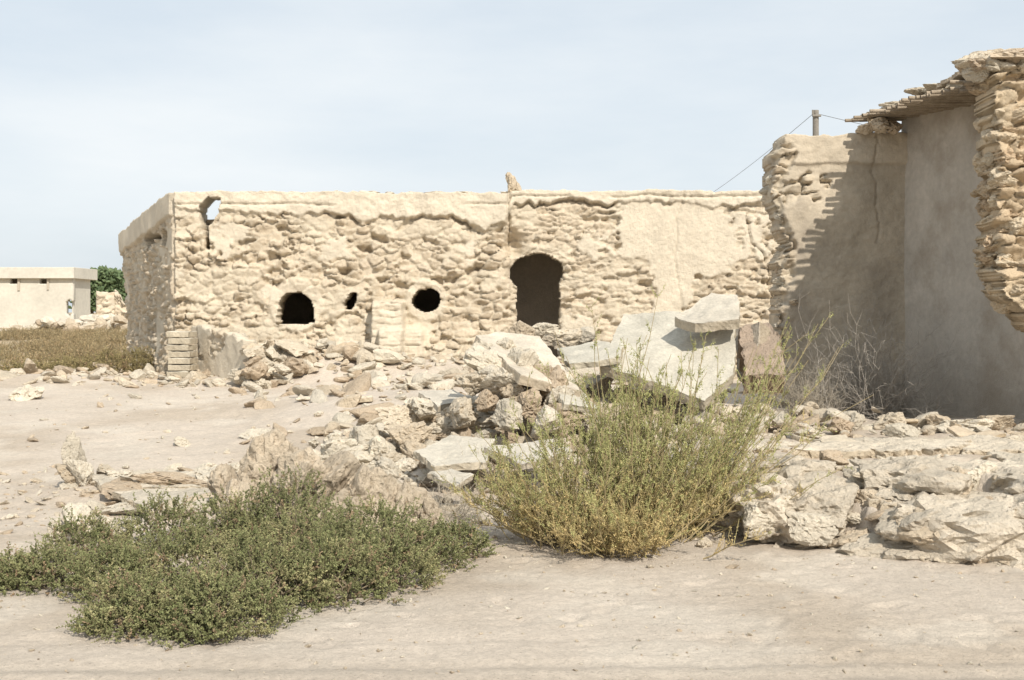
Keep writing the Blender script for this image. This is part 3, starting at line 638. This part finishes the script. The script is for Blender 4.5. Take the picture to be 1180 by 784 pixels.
def tallshrub(name,bases,leafS=.015):
    parts=[]
    for (bx,by,br,n,L0,L1,az,azs,inc0,inc1) in bases:
        a=rng.normal(az,azs,n) if azs<3 else rng.uniform(0,6.28,n)
        inc=rng.uniform(inc0,inc1,n);L=rng.uniform(L0,L1,n)
        base=np.stack([bx+br*rng.normal(size=n)*.6,by+br*rng.normal(size=n)*.5,np.zeros(n)],1);base[:,2]=gz(base[:,0],base[:,1],False)
        K=8;t=np.linspace(0,1,K)[None,:,None]
        h=np.stack([np.cos(a)*np.sin(inc),np.sin(a)*np.sin(inc),np.cos(inc)],1)[:,None,:]
        up=rng.uniform(-.15,.3,n)[:,None,None]*np.array([0,0,1.])*t**2
        wob=.06*np.cumsum(rng.normal(size=(n,K,3)),1)*t*.5
        P=base[:,None,:]+L[:,None,None]*(h*t+up+wob)
        P[:,:,2]=np.maximum(P[:,:,2],gz(P[:,:,0],P[:,:,1],False)+.01)
        V,Q=tubes(P,np.linspace(.0055,.0018,K)[None,:]*np.ones((n,1)),4)
        parts.append((V,Q,None,np.tile([.44,.36,.21],(len(V),1))))
        nt=17;tt=rng.uniform(.12,1,(n,nt));ii=np.clip((tt*(K-1)).astype(int),0,K-2);f=(tt*(K-1)-ii)[...,None]
        ar=np.arange(n)[:,None]
        TP=P[ar,ii]*(1-f)+P[ar,ii+1]*f;TD=P[ar,ii+1]-P[ar,ii];TD/=np.linalg.norm(TD,axis=2)[...,None]+1e-9
        TD=TD*.7+.75*rvec(n*nt).reshape(n,nt,3)+np.array([0,0,.3]);TD/=np.linalg.norm(TD,axis=2)[...,None]
        TL=rng.uniform(.05,.2,(n,nt))*(1.15-tt*.6)
        TP=TP.reshape(-1,3);TD=TD.reshape(-1,3);TL=TL.ravel();m=len(TP)
        c=np.stack([TP,TP+TD*TL[:,None]*.5+.01*rng.normal(size=(m,3)),TP+TD*TL[:,None]+np.array([0,0,.02])],1)
        V,Q=tubes(c,np.tile([.0022,.0017,.001],(m,1)),3)
        hz=TP[:,2]-gz(TP[:,0],TP[:,1],False)
        k=ss(.05,.6,hz+.2*rng.normal(size=m))
        gold=np.array([.58,.46,.23]);gr=np.array([.41,.41,.18])
        tc=lerp(gold,gr,k[:,None])*(.8+.35*rng.random((m,1)))
        parts.append((V,Q,None,np.repeat(tc,9,0)))
        nl=12;lt=rng.uniform(.1,1.05,(m,nl))[...,None]
        LP=TP[:,None]+TD[:,None]*TL[:,None,None]*lt
        LD=TD[:,None]*.5+rvec(m*nl).reshape(m,nl,3)
        LC=np.repeat(tc[:,None],nl,1)*(.8+.5*rng.random((m,nl,1)))
        V,T,C=leafset(LP.reshape(-1,3),LD.reshape(-1,3),leafS*rng.uniform(.5,1.3,m*nl),LC.reshape(-1,3),.25)
        parts.append((V,None,T,C))
    V,Q,T,C=join(parts);return mk(name,V,Q,T,C,M_leaf,smooth=False)
tallshrub('desert_shrub',[
 (.62,8.85,.30,130,.5,1.1,0,9,.05,1.05),
 (.35,8.9,.2,60,.4,.95,3.3,.7,.4,1.2),
 (.9,9.0,.24,95,.8,1.5,0,9,.0,.55),
 (1.15,9.05,.22,85,.6,1.3,.15,.6,.3,1.1),
 (1.3,9.3,.15,34,1.1,1.7,.1,.35,.5,.9),
 (.75,8.5,.25,60,.25,.6,4.7,1.0,.5,1.3)])
lowshrub('green_herb',[(1.28,9.15,.16,.14,.18,.5),(1.05,8.95,.12,.12,.14,.3)],330,.016,.08,[np.array([.14,.21,.07]),np.array([.18,.25,.09]),np.array([.25,.3,.12]),np.array([.28,.2,.12])],16)
def drybush(name,cx,cy,r,h,n,col,rad=.004,nt=10):
    z0=g1(cx,cy);a=rng.uniform(0,6.28,n);inc=rng.uniform(.1,1.45,n);L=rng.uniform(.5,1.1,n)
    K=7;t=np.linspace(0,1,K)[None,:,None]
    d=np.stack([np.cos(a)*np.sin(inc)*r,np.sin(a)*np.sin(inc)*r,np.cos(inc)*h],1)[:,None,:]
    base=np.stack([cx+.25*r*rng.normal(size=n),cy+.25*r*rng.normal(size=n),np.full(n,z0)],1)[:,None,:]
    P=base+L[:,None,None]*d*t+.07*r*np.cumsum(rng.normal(size=(n,K,3)),1)*t
    P[:,:,2]=np.maximum(P[:,:,2],gz(P[:,:,0],P[:,:,1],False)+.01)
    V,Q=tubes(P,np.linspace(rad,rad*.4,K)[None,:]*np.ones((n,1)),3);pr=[(V,Q,None,np.tile(col,(len(V),1)))]
    ii=rng.integers(1,K,(n,nt));TP=P[np.arange(n)[:,None],ii].reshape(-1,3);m=len(TP)
    D=rvec(m)+np.array([0,0,.4]);TL=rng.uniform(.08,.3,m)*r*1.2
    c=np.stack([TP,TP+D*TL[:,None]*.5+.02*rng.normal(size=(m,3)),TP+D*TL[:,None]+.03*rng.normal(size=(m,3))],1)
    V,Q=tubes(c,np.tile([rad*.5,rad*.4,rad*.25],(m,1)),3);pr.append((V,Q,None,np.tile(np.array(col)*1.1,(len(V),1))))
    V,Q,T,C=join(pr);return mk(name,V,Q,T,C,M_twig,smooth=False)
drybush('dry_bush',4.3,14.6,.85,1.1,280,[.34,.31,.27])
drybush('dry_bush',3.5,14.3,.5,.6,80,[.34,.30,.24])
drybush('dry_bush',-.45,9.6,.45,.3,60,[.44,.39,.31],.003,6)
drybush('dry_bush',-.2,11.0,.4,.3,40,[.44,.38,.29],.003,6)
drybush('dry_bush',-1.2,10.4,.4,.2,25,[.44,.39,.31],.003,5)
pal2=[np.array([.28,.24,.11]),np.array([.38,.31,.15]),np.array([.47,.37,.20]),np.array([.38,.26,.16])]
lowshrub('background_scrub_bush',[(-8.4,22.9,.55,.5,.30,1),(-7.6,22.9,.5,.5,.40,1),(-9.1,22.6,.6,.5,.20,1),(-7.2,23.4,.4,.4,.46,.8),(-8.0,22.2,.6,.4,.2,.8)],420,.035,.13,pal2,12)
pal3=[np.array([.40,.30,.17]),np.array([.47,.37,.22]),np.array([.34,.28,.15]),np.array([.38,.27,.16])]
LM=[(rng.uniform(-24,-10.5),rng.uniform(29,56),rng.uniform(.6,1.6),rng.uniform(.6,1.2),rng.uniform(.06,.2),.7) for i in range(80)]
lowshrub('dry_grass_field',LM,200,.08,.22,pal3,8,.10)
n=2600
tx=rng.uniform(-46.5,-40.2,n);topz=6.1*(1-.25*((tx+43.4)/3.2)**2)+.7*fbm(tx*1.2,tx*0,s=201)
P=np.stack([tx,130+rng.uniform(-1.5,1.5,n),1.6+(topz-1.6)*rng.random(n)**.6],1)
k=rng.random((n,1));V,T,C=leafset(P,rvec(n)+np.array([0,0,.5]),rng.uniform(.45,.8,n),lerp(np.array([.11,.16,.08]),np.array([.20,.26,.13]),k),.3)
tr=np.stack([np.linspace(-45,-41,5),np.full(5,130.),np.full(5,.5)],1);tp=np.stack([tr,tr+np.array([.1,0,2]),tr+np.array([.2,0,4])],1)
V2,Q2=tubes(tp,np.tile([.2,.15,.08],(5,1)),5)
V,Q,T,C=join([(V,None,T,C),(V2,Q2,None,np.tile([.15,.11,.08],(len(V2),1)))]);mk('distant_tree_clump',V,Q,T,C,M_leaf,smooth=False)
# ---------------- utility pole + wires ----------------
up=empty('utility_pole',(0,0,0))
def line(nm,pts,r,m,parent,sides=8):
    P=np.array([pts],float);V,Q=tubes(P,np.full((1,len(pts)),r),sides);return mk(nm,V,Q,mat=m,parent=parent)
line('post',[(10,40,.4),(10,40,4),(10,40,8.35)],.10,M_pole,up,10)
line('bracket',[(9.86,39.87,8.15),(10,39.87,8.15),(10.14,39.87,8.15)],.04,M_pole,up,6)
line('insulator',[(9.87,39.87,8.18),(9.87,39.87,8.34)],.03,M_pole,up,6)
def sag(a,b,s,n=24):
    a=np.array(a,float);b=np.array(b,float);return [tuple(a+(b-a)*t-np.array([0,0,s*4*t*(1-t)])) for t in np.linspace(0,1,n)]
line('wire',sag((9.87,39.9,8.2),(10.9,85,8.3),.35),.011,M_wire,up,4)
line('wire_2',sag((10.1,39.9,8.2),(25,52,7.9),.15),.009,M_wire,up,4)
line('far_post',[(10.9,85,.4),(10.9,85,8.4)],.11,M_pole,up,8)
line('east_post',[(25,52,.4),(25,52,8.0)],.11,M_pole,up,8)
# ---------------- light, world, camera ----------------
sc=bpy.context.scene
az=math.radians(155);el=math.radians(40)
sd=Vector((math.sin(az)*math.cos(el),math.cos(az)*math.cos(el),math.sin(el)))
L=bpy.data.lights.new('sun','SUN');L.energy=5.0;L.angle=math.radians(.5);L.color=(1,.93,.825)
lo=bpy.data.objects.new('sun',L);lo.rotation_euler=sd.to_track_quat('Z','Y').to_euler();sc.collection.objects.link(lo)
w=bpy.data.worlds.new('World');sc.world=w;w.use_nodes=True;nt=w.node_tree;N=nt.nodes;K=nt.links
bg=N['Background'];bg.inputs['Strength'].default_value=.1
sky=N.new('ShaderNodeTexSky');sky.sky_type='NISHITA';sky.sun_disc=False;sky.sun_elevation=el;sky.sun_rotation=az;sky.dust_density=2.0;sky.air_density=1.0
tc=N.new('ShaderNodeTexCoord');mp=N.new('ShaderNodeMapping');mp.inputs['Scale'].default_value=(1.2,1.2,4.5)
K.new(tc.outputs['Generated'],mp.inputs[0])
no=N.new('ShaderNodeTexNoise');no.inputs['Scale'].default_value=1.6;no.inputs['Detail'].default_value=7;no.inputs['Roughness'].default_value=.55;K.new(mp.outputs[0],no.inputs['Vector'])
mr=N.new('ShaderNodeMapRange');mr.inputs[1].default_value=.40;mr.inputs[2].default_value=.75;mr.inputs[3].default_value=0;mr.inputs[4].default_value=.85;K.new(no.outputs['Fac'],mr.inputs[0])
m1=N.new('ShaderNodeMix');m1.data_type='RGBA';m1.inputs['Factor'].default_value=.78;K.new(sky.outputs[0],m1.inputs['A']);m1.inputs['B'].default_value=(8.3,9.1,9.75,1)
m2=N.new('ShaderNodeMix');m2.data_type='RGBA';K.new(mr.outputs[0],m2.inputs['Factor']);K.new(m1.outputs['Result'],m2.inputs['A']);m2.inputs['B'].default_value=(9.5,9.85,10.0,1)
K.new(m2.outputs['Result'],bg.inputs['Color'])
cam=bpy.data.cameras.new('camera');cam.lens=36*F/1180;cam.sensor_width=36;cam.shift_y=-32/1180;cam.clip_end=6000;cam.clip_start=.1
co=bpy.data.objects.new('camera',cam);co.location=(0,0,CH);co.rotation_euler=(math.pi/2,0,0);sc.collection.objects.link(co);sc.camera=co
sc.view_settings.view_transform='Standard';sc.view_settings.look='None';sc.view_settings.exposure=0
